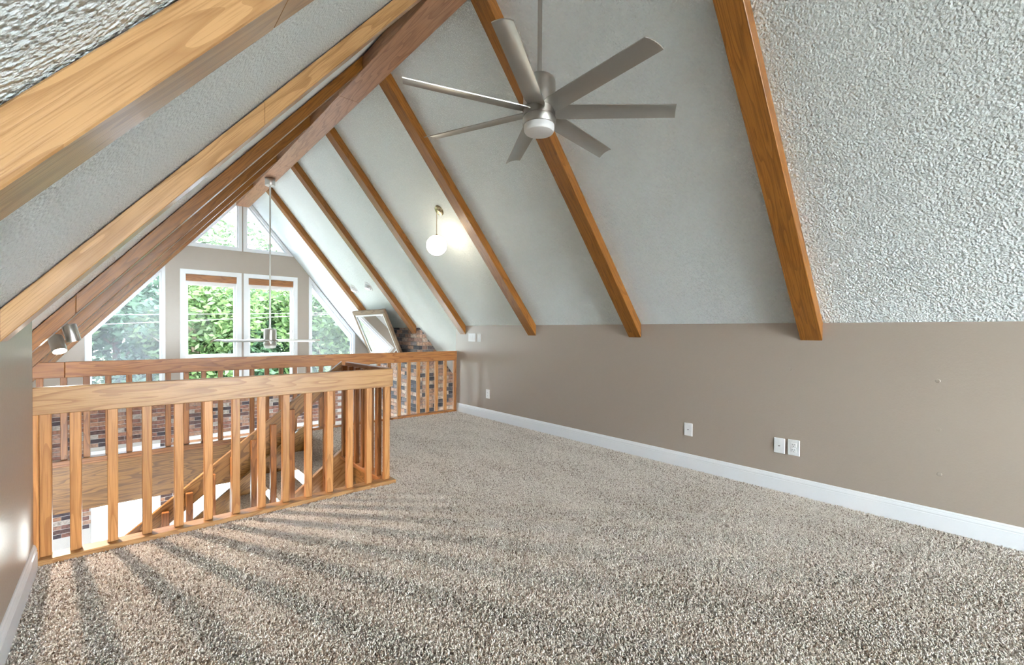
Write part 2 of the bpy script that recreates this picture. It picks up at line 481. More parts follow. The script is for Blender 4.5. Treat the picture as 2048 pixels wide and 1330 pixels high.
# gable wall with window openings
def curve_wall(name, outer, holes, y, thick, mat):
    cu = D.curves.new(name, 'CURVE'); cu.dimensions = '2D'; cu.fill_mode = 'BOTH'; cu.extrude = thick / 2
    for pl in [outer] + holes:
        s = cu.splines.new('POLY'); s.points.add(len(pl) - 1)
        for p, (x, z) in zip(s.points, pl): p.co = (x, z, 0, 1)
        s.use_cyclic_u = True
    tmp = D.objects.new(name, cu); COL.objects.link(tmp)
    bpy.context.view_layer.update()
    me = D.meshes.new_from_object(tmp.evaluated_get(bpy.context.evaluated_depsgraph_get()))
    D.objects.remove(tmp); D.curves.remove(cu)
    me.name = name; me.materials.clear(); me.materials.append(mat)
    # local x,y -> world x,z
    me.transform(Matrix(((1, 0, 0, 0), (0, 0, 1, y + thick / 2), (0, 1, 0, 0), (0, 0, 0, 1))))
    return link(D.objects.new(name, me))

ZBR = -0.095                      # top of the brick
g = 0.02
def shrink_rect(x0, x1, z0, z1): return [(x0 + g, z0 + g), (x1 - g, z0 + g), (x1 - g, z1 - g), (x0 + g, z1 - g)]
ZWB = -0.02                       # bottom of the upper windows
triL = [(0.86, 2.70), (1.728, 2.70), (1.728, 3.68), (XM - 0.02, 3.75)]
TRI_L = [(xs_left(2.70) + 0.01, 2.70), (1.728, 2.70), (1.728, 3.79)]
TRI_R = [(1.748, 2.70), (xs_right(2.70) - 0.01, 2.70), (1.748, 3.79)]
RECT_L = [(0.775, ZWB), (1.722, ZWB), (1.722, 2.285), (0.775, 2.285)]
RECT_R = [(1.755, ZWB), (2.718, ZWB), (2.718, 2.285), (1.755, 2.285)]
TRAP_R = [(2.94, ZWB), (3.92, ZWB), (3.92, xs_right_z := ZW + SL * (XR - 3.92) - 0.02), (2.94, ZW + SL * (XR - 2.94) - 0.02)]
TRAP_L = [(-0.448, ZWB), (0.570, ZWB), (0.570, ZW + SL * (0.570 - XL) - 0.02), (-0.448, ZW + SL * (-0.448 - XL) - 0.02)]
LOW = [(-0.384, 0.495), (0.825, 2.00), (2.10, 3.25)]
ZLT, ZLB = (-0.765, -0.71, -0.71), -2.45

def inset(poly, d):
    n = len(poly); out = []
    area = sum(poly[i][0] * poly[(i + 1) % n][1] - poly[(i + 1) % n][0] * poly[i][1] for i in range(n))
    s = 1 if area > 0 else -1
    for i in range(n):
        p0, p1, p2 = Vector(poly[i - 1]), Vector(poly[i]), Vector(poly[(i + 1) % n])
        d1 = (p1 - p0).normalized(); d2 = (p2 - p1).normalized()
        n1 = Vector((-d1.y, d1.x)) * s; n2 = Vector((-d2.y, d2.x)) * s
        k = d / max(0.12, 1 + n1.dot(n2))
        out.append(tuple(p1 + (n1 + n2) * k))
    return out

outer = [(xs_left(ZBR) - 0.05, ZBR), (xs_right(ZBR) + 0.05, ZBR), (XM, ZA + 0.05)]
holes = [inset(p, 0.03) for p in (TRI_L, TRI_R, RECT_L, RECT_R, TRAP_R, TRAP_L)]
wall_back = struct(curve_wall('wall_back', outer, holes, YG, 0.14, WALL))
outer = [(xs_left(zl) - 0.05, zl), (xs_right(zl) + 0.05, zl), (xs_right(ZBR) + 0.05, ZBR), (xs_left(ZBR) - 0.05, ZBR)]
holes = [[(a + .03, ZLB + .03), (b - .03, ZLB + .03), (b - .03, t - .03), (a + .03, t - .03)] for (a, b), t in zip(LOW, ZLT)]
wall_brick = struct(curve_wall('wall_back', outer, holes, YG + 0.012, 0.128, MORTAR))

# unseen wall behind the camera; its wide window is added as fill daylight
outer = [(xs_left(-0.3), -0.3), (xs_right(-0.3), -0.3), (XM, ZA + 0.05)]
FILL_WIN = [(-0.05, 0.35), (3.52, 0.35), (3.52, 1.35), (2.75, 2.25), (0.72, 2.25), (-0.05, 1.35)]
bm = bmesh.new()
def zr(x): return ZW + SL * ((XR - x) if x > XM else (x - XL)) + 0.03
IN = inset(FILL_WIN, 0.03)
IN2 = [(xs_left(IN[0][1]), IN[0][1]), (xs_right(IN[1][1]), IN[1][1]), (xs_right(IN[2][1]), IN[2][1]), (XM + 0.25, zr(XM + 0.25)), (XM - 0.25, zr(XM - 0.25)), (xs_left(IN[5][1]), IN[5][1])]
for pl in [[(xs_left(-.3), -.3), (xs_right(-.3), -.3), IN2[1], IN2[0]], [(XM + .25, zr(XM + .25)), (XM, zr(XM)), (XM - .25, zr(XM - .25))]] + \
          [[IN[k], IN2[k], IN2[(k + 1) % 6], IN[(k + 1) % 6]] for k in (1, 2, 3, 4, 5)]:
    add_prism(bm, [(x, YREAR + 0.02, z) for x, z in pl], (0, 0.14, 0))
wall_front = struct(put('wall_front', bm, WALL))

# bricks of the gable, one object each
def brick_mesh(w, h, d, mat):
    key = ('brick', round(w, 3), round(h, 3), round(d, 3), mat.name)
    if key not in _bcache:
        bm = bmesh.new(); add_box(bm, (0, 0, 0), (w, d, h), 0.003)
        _bcache[key] = mesh_from(bm, 'brick', mat)
    return _bcache[key]

PITCH_Z, PITCH_X, JT = 0.0677, 0.2135, 0.008
rows = []
blocks = [(a - 0.003, b + 0.003, ZLB - 0.003, t + 0.003) for (a, b), t in zip(LOW, ZLT)]
nb = 0
row = 0
z = ZBR - PITCH_Z / 2 - 0.004
while z > -2.42 and nb < 298:
    x = -1.15 + (PITCH_X / 2 if row % 2 else 0)
    xmax = 3.45 if z > -0.80 else 0.85
    xmin = -1.12 if z > -0.8 else -0.82
    while x < xmax and nb < 298:
        spans = [(x + JT / 2, x + PITCH_X - JT / 2)]
        for (a, b, c, d) in blocks:
            if c < z + PITCH_Z / 2 - .012 and d > z - PITCH_Z / 2 + .012:
                ns = []
                for (p, q) in spans:
                    if q <= a or p >= b: ns.append((p, q))
                    else:
                        if p < a: ns.append((p, a))
                        if q > b: ns.append((b, q))
                spans = ns
        for p, q in spans:
            if q - p > 0.02 and q > xmin:
                o = D.objects.new('brick', brick_mesh(round(q - p, 2), PITCH_Z - JT, 0.05, BRICK))
                link(o, wall_brick, Matrix.Translation(((p + q) / 2, YG + 0.030 + random.uniform(-.002, .002), z)))
                nb += 1
        x += PITCH_X
    z -= PITCH_Z; row += 1
struct(box_obj('trim_1', ((xs_left(ZBR) + xs_right(ZBR)) / 2, YG - 0.008, ZBR + 0.008), (xs_right(ZBR) - xs_left(ZBR), 0.03, 0.022), WHITE))

# ------------------------------------------------------------------ windows of the gable
def frame_ring(name, poly, width, y0, depth, mat, parent):
    """a mitred frame: outline poly, inner outline inset by width"""
    inn = inset(poly, width)
    n = len(poly)
    for i in range(n):
        j = (i + 1) % n
        bm = bmesh.new()
        add_prism(bm, [(poly[i][0], y0, poly[i][1]), (poly[j][0], y0, poly[j][1]), (inn[j][0], y0, inn[j][1]), (inn[i][0], y0, inn[i][1])], (0, depth, 0), 0.002)
        put(name, bm, mat, parent)
    return inn

def pane(poly, y, mat, parent):
    bm = bmesh.new()
    add_prism(bm, [(x, y, z) for x, z in poly], (0, 0.004, 0))
    # keep only the front sheet: one thin pane
    bmesh.ops.delete(bm, geom=[f for f in bm.faces if f.calc_center_median().y > y + 0.001], context='FACES')
    return put('pane', bm, mat, parent)

wn = [0]
def window_root(x, z):
    wn[0] += 1
    o = D.objects.new('window_%d' % wn[0], None); link(o, None, Matrix.Translation((x, YG, z))); o['kind'] = 'structure'
    return o

for poly, width in ((TRI_L, 0.075), (TRI_R, 0.075), (TRAP_L, 0.075), (TRAP_R, 0.075)):
    w = window_root(poly[0][0], poly[0][1])
    inn = frame_ring('window_casing', poly, width - 0.022, YG - 0.014, 0.06, WHITE, w)
    inn2 = frame_ring('window_sash', inset(poly, width - 0.03), 0.035, YG + 0.035, 0.05, WHITE, w)
    pane(inset(poly, width), YG + 0.065, HAZY, w)

w = window_root(FILL_WIN[0][0], FILL_WIN[0][1])  # added rear window, out of view, lets in fill daylight
w.location.y = YREAR + 0.16
frame_ring('window_casing', FILL_WIN, 0.08, YREAR + 0.09, 0.09, WHITE, w)
pane(inset(FILL_WIN, 0.06), YREAR + 0.05, GLASS_FILL, w)
box_obj('window_mullion', (1.735, YREAR + 0.06, 1.30), (0.07, 0.06, 1.80), WHITE, w, 0.002)

for k, poly in enumerate((RECT_L, RECT_R)):
    w = window_root(poly[0][0], poly[0][1])
    x0, x1 = poly[0][0], poly[1][0]
    frame_ring('window_casing', poly, 0.082, YG - 0.016, 0.07, WHITE, w)
    a, b = x0 + 0.082, x1 - 0.082
    zm0, zm1 = 0.66, 0.715
    box_obj('window_mullion', ((a + b) / 2, YG + 0.02, (zm0 + zm1) / 2), (b - a, 0.07, zm1 - zm0), WHITE, w, 0.002)
    frame_ring('window_sash', [(a, zm1), (b, zm1), (b, 2.203), (a, 2.203)], 0.038, YG + 0.045, 0.05, WHITE, w)
    frame_ring('window_sash', [(a, ZWB + 0.082), (b, ZWB + 0.082), (b, zm0), (a, zm0)], 0.038, YG + 0.045, 0.05, WHITE, w)
    board('blind_headrail', ((a + b) / 2, YG + 0.012, 2.140), b - a - 0.004, 0.118, 0.04, OAK_MID, w, (1, 0, 0), (0, 0, 1), 0.003)
    box_obj('window_sash', ((a + b) / 2, YG + 0.05, 2.045), (b - a, 0.03, 0.075), WHITE, w, 0.002)
    pane([(a + .03, zm1 + .03), (b - .03, zm1 + .03), (b - .03, 2.18), (a + .03, 2.18)], YG + 0.075, GLASS, w)
    pane([(a + .03, ZWB + .11), (b - .03, ZWB + .11), (b - .03, zm0 - .03), (a + .03, zm0 - .03)], YG + 0.075, GLASS, w)
    # crank operator on the bottom rail of the sash
    bm = bmesh.new()
    add_box(bm, (0, 0, 0), (0.10, 0.022, 0.022), 0.005)
    add_prism(bm, [(0.0, -0.012, 0.004), (0.0, -0.012, 0.016), (0.07, -0.012, 0.026), (0.07, -0.012, 0.016)], (0, -0.01, 0))
    add_box(bm, (0.07, -0.022, 0.022), (0.014, 0.02, 0.014), 0.003)
    put('crank_handle', bm, WHITE, w, Matrix.Translation(((a + b) / 2 + (0.10 if k == 0 else -0.25), YG + 0.035, zm1 + 0.022)))

for k, ((x0, x1), zt) in enumerate(zip(LOW, ZLT)):
    w = window_root(x0, ZLB)
    frame_ring('window_casing', [(x0, ZLB), (x1, ZLB), (x1, zt), (x0, zt)], 0.068, YG - 0.014, 0.07, WHITE, w)
    a, b = x0 + 0.068, x1 - 0.068
    if k: board('blind_headrail', ((a + b) / 2, YG + 0.012, zt - 0.068 - 0.04), b - a - 0.004, 0.08, 0.04, OAK_MID, w, (1, 0, 0), (0, 0, 1), 0.003)
    frame_ring('window_sash', [(a, ZLB + .068), (b, ZLB + .068), (b, zt - .068), (a, zt - .068)], 0.036, YG + 0.045, 0.05, WHITE, w)
    pane([(a + .03, ZLB + .1), (b - .03, ZLB + .1), (b - .03, zt - .1), (a + .03, zt - .1)], YG + 0.075, GLASS, w)

# ------------------------------------------------------------------ ridge beam and rafters
segs = []
cuts = [YREAR, 1.2, 4.52, 6.95, YG - 0.03]
for a, b in zip(cuts[:-1], cuts[1:]):
    segs.append(([(XM - 0.107, a, ZRIDGE), (XM + 0.107, a, ZRIDGE), (XM + 0.107, a, ZRIDGE + 0.12), (XM, a, ZA - 0.01), (XM - 0.107, a, ZRIDGE + 0.12)], (0, b - a - 0.0008, 0)))
ridge = world_prism('ridge_beam', segs, OAK_RIDGE, (0, 1, 0), None, 0.003)
tag(ridge, 'long oak ridge beam along the peak of the ceiling, carrying both fans', 'beam', kind='thing')

def rafter(side, key, zbot, mat, label, cuts=()):
    y = RY[key]
    sx = 1 if side == 'R' else -1
    x0 = XR if side == 'R' else XL
    gap = 0.0 if side == 'R' else 0.010        # the left beams stand a hair off the textured ceiling
    xt = XM + sx * 0.107
    def zc(x): return ZW + SL * abs(x0 - x) * (1 if (x0 - x) * sx >= 0 else -1)
    xb = x0 if zbot is None else x0 + sx * ((ZW - DV) - zbot) / SL
    xsn = [xb] + [xb + (xt - xb) * c for c in cuts] + [xt]
    segs = []
    for a, b in zip(xsn[:-1], xsn[1:]):
        e = -sx * 0.0004
        poly = [(a - e, y, zc(a) - DV), (b + e, y, zc(b) - DV), (b + e, y, zc(b) - gap + (0.012 if side == 'R' else 0)), (a - e, y, zc(a) - gap + (0.012 if side == 'R' else 0))]
        segs.append((poly, (0, RW, 0)))
    o = world_prism('rafter', segs, mat, (-sx, 0, SL), None, 0.003)
    return tag(o, label, 'beam', 'stained oak rafters under the sloped ceiling', 'thing')

rafter('R', 'A', None, OAK_RAFTER, 'thick oak rafter on the right slope nearest the camera, ending above the paired outlets')
rafter('R', 'B', None, OAK_RAFTER, 'oak rafter on the right slope passing just behind the near ceiling fan')
rafter('R', 'C', None, OAK_RAFTER, 'oak rafter on the right slope between the near fan and the glowing globe pendant')
rafter('R', 'D', None, OAK_RAFTER, 'oak rafter on the right slope ending above the light switches at the wall corner')
rafter('R', 'E', None, OAK_RAFTER, 'oak rafter on the right slope whose foot runs into the brick chimney')
rafter('R', 'F', 1.45, OAK_RAFTER, 'farthest oak rafter on the right slope, its foot behind the framed mirror')
rafter('L', 'A', None, OAK_NEAR, 'broad pale oak rafter on the left slope nearest the camera, top left corner', (0.30, 0.62))
rafter('L', 'B', None, OAK_NEAR, 'second oak rafter on the left slope, ending over the left knee wall', (0.44,))
rafter('L', 'C', 0.1, OAK_RAFTER, 'third oak rafter on the left slope, the first beyond the left wall corner', (0.35,))
rafter('L', 'D', 0.1, OAK_RAFTER, 'fourth oak rafter on the left slope, behind the track spotlights')
rafter('L', 'E', 0.1, OAK_RAFTER, 'fifth oak rafter on the left slope, next to last before the window gable')
rafter('L', 'F', 0.1, OAK_RAFTER, 'last oak rafter on the left slope, crossing in front of the gable windows')

# ------------------------------------------------------------------ balustrades
PX = 0.1487
def rail_baluster(parent, x, y, z0, z1, mat=OAK_BALUSTER, w=0.045, d=0.04):
    return board('baluster', (x, y, (z0 + z1) / 2), z1 - z0, w, d, mat, parent, (0, 0, 1), (1, 0, 0), 0.003)

ZT, PH = 0.917, 0.036
fr = thing('balustrade', (XL, YF, 0), 'pale oak balustrade nearest the camera, closing the front of the stair opening', 'railing')
L_ = XE + 0.0 - (XL - 0.06)
board('bottom_plate', ((XL - 0.06 + XE) / 2, YF + 0.048, PH / 2), L_, 0.10, PH, OAK_LIGHT, fr, (1, 0, 0), (0, 1, 0), 0.004)
board('handrail', ((XL - 0.03 + 1.612) / 2, YF + 0.019, ZT - 0.07), 1.612 - XL + 0.03, 0.14, 0.038, OAK_LIGHT, fr, (1, 0, 0), (0, 0, 1), 0.004)
for k in range(14):
    x = -0.188 + 0.1476 * (k - 1)
    if k == 0: x = -0.300
    if x > 1.60: break
    rail_baluster(fr, x, YF + 0.060, PH, ZT - 0.006)
rail_baluster(fr, -0.345, YF + 0.040, PH, ZT - 0.14)

sr = thing('balustrade', (XE, YF + 0.1, 0), 'short brown oak balustrade along the right end of the stair opening', 'railing')
board('bottom_plate', (XE - 0.045, (YF + 0.1 + YS + 0.04) / 2, PH / 2), YS + 0.04 - YF - 0.1, 0.09, PH, OAK_MID, sr, (0, 1, 0), (1, 0, 0), 0.004)
board('handrail', (1.615, (YF + 0.085 + YS + 0.02) / 2, ZT - 0.07), YS + 0.02 - YF - 0.085, 0.14, 0.038, OAK_MID, sr, (0, 1, 0), (0, 0, 1), 0.004)
for k in range(6):
    board('baluster', (1.575, 3.46 + 0.148 * k, (PH + ZT - 0.03) / 2), ZT - 0.03 - PH, 0.045, 0.04, OAK_MID, sr, (0, 0, 1), (0, 1, 0), 0.003)

br = thing('balustrade', (XM, YB, 0), 'long brown oak balustrade at the far loft edge, overlooking the window gable', 'railing')
xa, xb = -0.64, 3.795
for a, b in ((xa, 2.832), (2.834, xb)):
    board('bottom_plate', ((a + b) / 2, YB + 0.045, PH / 2), b - a, 0.09, PH, OAK_MID, br, (1, 0, 0), (0, 1, 0), 0.004)
for a, b in ((xa, -0.385), (-0.384, xb)):
    board('handrail', ((a + b) / 2, YB + 0.019, ZT - 0.07), b - a, 0.14, 0.038, OAK_MID, br, (1, 0, 0), (0, 0, 1), 0.004)
k = 0
while True:
    x = -0.5438 + PX * k; k += 1
    if x > 3.74: break
    rail_baluster(br, x, YB + 0.060, PH, ZT - 0.02, OAK_BALUSTER if x > 2.8 else OAK_MID)
rail_baluster(br, 3.772, YB + 0.03, PH, ZT - 0.14, OAK_MID)

# beam under the back rail across the stairwell, and boards around the well
beam = thing('rim_beam', (0, YB + 0.06, -0.45), 'deep oak rim beam under the far balustrade across the stairwell', 'beam')
bxa = xs_left(-0.2) - 0.02
board('beam_board', ((bxa + XE) / 2, YB + 0.075, -0.225), XE - bxa, 0.445, 0.05, OAK_DARK, beam, (1, 0, 0), (0, 0, 1), 0.003)
board('cap_strip', ((bxa + XE) / 2, YB + 0.068, -0.012), XE - bxa, 0.024, 0.085, OAK_MID, beam, (1, 0, 0), (0, 0, 1), 0.004)
struct(board('trim_2', ((XL + XE) / 2, YF + 0.11, -0.215), XE - XL + 0.2, 0.43, 0.02, OAK_DARK, None, (1, 0, 0), (0, 0, 1), 0.002))
struct(board('trim_3', (XE - 0.01, (YF + 0.1 + YS) / 2, -0.215), YS - YF - 0.13, 0.43, 0.02, OAK_DARK, None, (0, 1, 0), (0, 0, 1), 0.002))

# ------------------------------------------------------------------ staircase
st = thing('staircase', (XE, YS, ZLOW), 'open oak staircase with carpeted treads dropping left inside the stairwell', 'staircase')
RUN, RISE = 0.2435, 0.1875
SLP = RISE / RUN
sd = Vector((-1, 0, -SLP)).normalized()
NT = 13
xtop = XE - 0.012
ztop = 0.035
for yy in (YS + 0.02, 5.50):
    xe = xtop - (NT + 0.7) * RUN
    p = [(xtop, yy, ztop + 0.09), (xtop, yy, -0.24), (xe, yy, -0.24 - SLP * (xtop - xe)), (xe, yy, ztop + 0.09 - SLP * (xtop - xe))]
    world_prism('stringer', [(p, (0, 0.045, 0))], OAK_LIGHT if yy < 5 else OAK_DARK, sd, st, 0.003)
def tread_bm():
    bm = bmesh.new(); add_box(bm, (0, 0, 0), (0.29, 5.498 - YS - 0.068, 0.06))
    es = [e for e in bm.edges if abs((e.verts[0].co - e.verts[1].co).y) > 0.5]
    bmesh.ops.bevel(bm, geom=es, offset=0.026, segments=3, affect='EDGES', profile=0.5)
    return mesh_from(bm, 'tread', CARPET)
tm = tread_bm()
for i in range(1, NT + 1):
    z = -RISE * i
    x = xtop - RUN * (i - 0.5) + 0.01
    link(D.objects.new('tread', tm), st, Matrix.Translation((x, (YS + 0.065 + 5.5) / 2, z - 0.03)))
box_obj('top_riser', (xtop + 0.004, (YS + 0.066 + 5.5) / 2, -0.105), (0.028, 5.498 - YS - 0.07, 0.215), CARPET, st, 0.01)

hr = thing('stair_railing', (XE, YS, -1), 'sloping oak stair railing with square balusters inside the stairwell', 'railing')
HS = 0.772
hd = Vector((-1, 0, -HS))
p0 = (1.562, YS - 0.002, 0.925)
xe = -1.45
pl = [p0, (p0[0], p0[1], p0[2] - 0.175), (xe, p0[1], p0[2] - 0.175 - HS * (p0[0] - xe)), (xe, p0[1], p0[2] - HS * (p0[0] - xe))]
world_prism('handrail', [(pl, (0, 0.038, 0))], OAK_DARK, hd, hr, 0.003)
for k in range(14):
    x = 1.405 - 0.1455 * k
    zt = 0.925 - HS * (1.562 - x) - 0.055
    zb = ztop + 0.06 - SLP * (xtop - x) - 0.24
    board('baluster', (x, YS - 0.024, (zt + zb) / 2), zt - zb, 0.045, 0.04, OAK_MID, hr, (0, 0, 1), (1, 0, 0), 0.003)

# ------------------------------------------------------------------ chimney of individual bricks
CX, CY0, CY1 = 3.83, 6.79, 8.86
ch = thing('chimney', (CX + 0.6, (CY0 + CY1) / 2, ZLOW), 'brick chimney breast of mixed tan and charcoal bricks behind the far balustrade', 'chimney')
bm = bmesh.new()
zt = ZW + SL * (XR - CX) + 0.05
xo = 6.4
add_prism(bm, [(CX + 0.012, CY0 + 0.012, ZLOW), (xo, CY0 + 0.012, ZLOW), (xo, CY0 + 0.012, ZW + SL * (XR - xo) + 0.05), (CX + 0.012, CY0 + 0.012, zt)], (0, CY1 - CY0 - 0.024, 0))
put('mortar_core', bm, MORTAR_DARK, ch)
zz = 1.295 - PITCH_Z / 2
row = 0
nb = 0
while zz > -0.47 and nb < 296:
    # face towards the room (-X)
    y = CY0 + (0.0 if row % 2 else -PITCH_X / 2)
    while y < CY1:
        p, q = max(y + JT / 2, CY0), min(y + PITCH_X - JT / 2, CY1)
        if q - p > 0.03 and nb < 296 and p < 8.42:
            me = brick_mesh(0.052, PITCH_Z - JT, round(q - p, 2), BRICK_CH)
            link(D.objects.new('brick', me), ch, Matrix.Translation((CX + 0.026 + random.uniform(-.002, .002), (p + q) / 2, zz))); nb += 1
        y += PITCH_X
    # face towards the camera (-Y)
    xmax = xs_right(zz) + 0.02
    x = CX + 0.057 + (PITCH_X / 2 if row % 2 else 0)
    if row % 2:
        link(D.objects.new('brick', brick_mesh(0.09, PITCH_Z - JT, 0.05, BRICK_CH)), ch, Matrix.Translation((CX + 0.057 + 0.047, CY0 + 0.026, zz))); nb += 1
    while x < min(xmax, 4.60):
        p, q = x + JT / 2, min(x + PITCH_X - JT / 2, xmax + 0.1)
        if nb < 296:
            link(D.objects.new('brick', brick_mesh(round(q - p, 2), PITCH_Z - JT, 0.05, BRICK_CH)), ch, Matrix.Translation(((p + q) / 2, CY0 + 0.026 + random.uniform(-.002, .002), zz))); nb += 1
        x += PITCH_X
    zz -= PITCH_Z; row += 1

# ------------------------------------------------------------------ framed mirror leaning on the slope
mt = [Vector((3.395, 8.62, 1.585)), Vector((3.395, 7.235, 1.585)), Vector((3.775, 7.235, 0.70)), Vector((3.775, 8.62, 0.70))]
mr = thing('mirror', (3.775, 7.93, 0.70), 'framed mirror with weathered wood frame tilted forward on the far right slope', 'mirror')
xd = Vector((0, -1, 0)); yd = (mt[0] - mt[3]).normalized(); nd = yd.cross(xd).normalized()
if nd.x > 0: nd = -nd
Wm, Hm = 1.385, (mt[0] - mt[3]).length
cen = sum(mt, Vector()) / 4
fwd = 0.085
for s in (-1, 1):
    board('frame_rail', cen + yd * s * (Hm / 2 - fwd / 2), Wm, fwd, 0.05, WEATHERED, mr, xd, yd, 0.008)
    board('frame_stile', cen + xd * s * (Wm / 2 - fwd / 2), Hm - 2 * fwd, fwd, 0.05, WEATHERED, mr, yd, xd, 0.008)
    board('frame_fillet', cen + nd * 0.012 + yd * s * (Hm / 2 - fwd - 0.014), Wm - 2 * fwd, 0.028, 0.022, WHITE, mr, xd, yd, 0.004)
    board('frame_fillet', cen + nd * 0.012 + xd * s * (Wm / 2 - fwd - 0.014), Hm - 2 * fwd, 0.028, 0.022, WHITE, mr, yd, xd, 0.004)
board('mirror_glass', cen + nd * 0.004, Hm - 2 * fwd, Wm - 2 * fwd, 0.006, MIRROR, mr, yd, xd, 0.0)

# ------------------------------------------------------------------ ceiling fans
def blade_mesh():
    bm = bmesh.new()
    n, mseg = 14, 6
    r0, r1 = 0.075, 0.745
    grid_t, grid_b = [], []
    for i in range(n + 1):
        u = i / n
        r = r0 + (r1 - r0) * u
        w = 0.112 - 0.012 * u
        if u < 0.06: w *= 0.80 + 0.2 * u / 0.06
        ta, tb = [], []
        for j in range(mseg + 1):
            v = j / mseg - 0.5
            camb = 0.010 * (1 - (2 * v) ** 2)
            rr = r + (0.022 * (v) if i == n else 0.0)
            ta.append(bm.verts.new((rr, v * w, camb + 0.0025)))
            tb.append(bm.verts.new((rr, v * w, camb - 0.0025)))
        grid_t.append(ta); grid_b.append(tb)
    for i in range(n):
        for j in range(mseg):
            bm.faces.new((grid_t[i][j], grid_t[i + 1][j], grid_t[i + 1][j + 1], grid_t[i][j + 1]))
            bm.faces.new((grid_b[i][j], grid_b[i][j + 1], grid_b[i + 1][j + 1], grid_b[i + 1][j]))
        bm.faces.new((grid_t[i][0], grid_b[i][0], grid_b[i + 1][0], grid_t[i + 1][0]))
        bm.faces.new((grid_t[i][-1], grid_t[i + 1][-1], grid_b[i + 1][-1], grid_b[i][-1]))
    for j in range(mseg):
        bm.faces.new((grid_t[0][j], grid_t[0][j + 1], grid_b[0][j + 1], grid_b[0][j]))
        bm.faces.new((grid_t[n][j], grid_b[n][j], grid_b[n][j + 1], grid_t[n][j + 1]))
    me = mesh_from(bm, 'fan_blade', BLADE)
    for p in me.polygons: p.use_smooth = True
    try: me.set_sharp_from_angle(angle=math.radians(40))
    except Exception: pass
    return me
BL = blade_mesh()

def fan(x, y, zb, phase, label, seam=True):
    """zb: height of the diffuser's underside"""
    f = thing('ceiling_fan', (x, y, ZRIDGE), label, 'fan')
    def lathe(name, prof, mat, seg=40, z=0.0):
        bm = bmesh.new(); add_lathe(bm, prof, seg)
        return put(name, bm, mat, f, Matrix.Translation((x, y, z)), auto=35)
    lathe('canopy', [(0, 0), (0.070, 0), (0.072, -0.004), (0.072, -0.108), (0.069, -0.114), (0.03, -0.116), (0, -0.116)], NICKEL, z=ZRIDGE)
    top = zb + 0.308
    lathe('downrod', [(0, 0), (0.0125, 0), (0.0125, ZRIDGE - 0.110 - top), (0, ZRIDGE - 0.110 - top)], NICKEL, 20, top)
    lathe('rod_coupling', [(0, 0.0), (0.030, 0.0), (0.030, 0.010), (0.019, 0.016), (0.019, 0.036), (0.013, 0.042), (0, 0.042)], NICKEL, 24, top - 0.012)
    lathe('motor_housing', [(0, 0.0), (0.086, 0.0), (0.0885, 0.003), (0.0885, 0.142), (0.085, 0.156), (0.076, 0.164), (0.06, 0.167), (0, 0.168)], NICKEL, z=zb + 0.140)
    lathe('blade_hub', [(0, 0), (0.080, 0), (0.080, 0.006), (0.0885, 0.006), (0.0885, 0.044), (0.082, 0.044), (0.082, 0.05), (0, 0.05)], NICKEL, z=zb + 0.090)
    lathe('light_ring', [(0, 0), (0.0895, 0), (0.0915, 0.003), (0.0915, 0.038), (0.089, 0.041), (0, 0.041)], NICKEL, z=zb + 0.046)
    lathe('light_diffuser', [(0, 0), (0.04, 0.001), (0.066, 0.004), (0.0775, 0.008), (0.0825, 0.016), (0.0835, 0.026), (0.0835, 0.048), (0, 0.048)], FROST, z=zb)
    for k in range(7):
        a = math.radians(phase + 360 / 7 * k)
        mw = Matrix.Translation((x, y, zb + 0.122)) @ Matrix.Rotation(a, 4, 'Z') @ Matrix.Rotation(math.radians(-14), 4, 'X')
        link(D.objects.new('fan_blade', BL), f, mw)
    return f

fan(XM + 0.004, 1.78, 2.308, -145.7, 'large brushed nickel ceiling fan nearest the camera, seven blades and white light')
fan(XM - 0.005, 7.692, 0.925, 166 - 12.7, 'distant brushed nickel ceiling fan on a long rod in front of the gable windows')

# ------------------------------------------------------------------ globe pendant
gx, gy = 2.704, 4.42
gp = thing('globe_pendant', (gx, gy, 2.19), 'glowing white glass globe pendant hanging from the right slope', 'lamp')
nrm = Vector((-SL, 0, -1)).normalized()
cpos = Vector((2.738, 4.42, ZW + SL * (XR - 2.738)))
rot = nrm.to_track_quat('Z', 'X').to_matrix().to_4x4()
bm = bmesh.new(); add_lathe(bm, [(0, -0.002), (0.063, -0.002), (0.064, 0.004), (0.058, 0.014), (0.03, 0.022), (0, 0.024)], 32)
put('canopy', bm, BRASS, gp, Matrix.Translation(cpos) @ rot, auto=40)
zs = 2.19 + 0.112
bm = bmesh.new(); add_lathe(bm, [(0, 0), (0.0035, 0), (0.0035, 2.60 - zs), (0, 2.60 - zs)], 10)
put('stem', bm, BRASS, gp, Matrix.Translation((gx, gy, zs)))
bm = bmesh.new(); add_lathe(bm, [(0, 0.018), (0.008, 0.016), (0.010, 0.006), (0.035, -0.001), (0.052, -0.008), (0.050, -0.012), (0, -0.010)], 32)
put('globe_cap', bm, BRASS, gp, Matrix.Translation((gx, gy, 2.19 + 0.112)), auto=40)
bm = bmesh.new(); bmesh.ops.create_uvsphere(bm, u_segments=40, v_segments=24, radius=0.115)
put('globe_shade', bm, GLOBE, gp, Matrix.Translation((gx, gy, 2.19)), True)

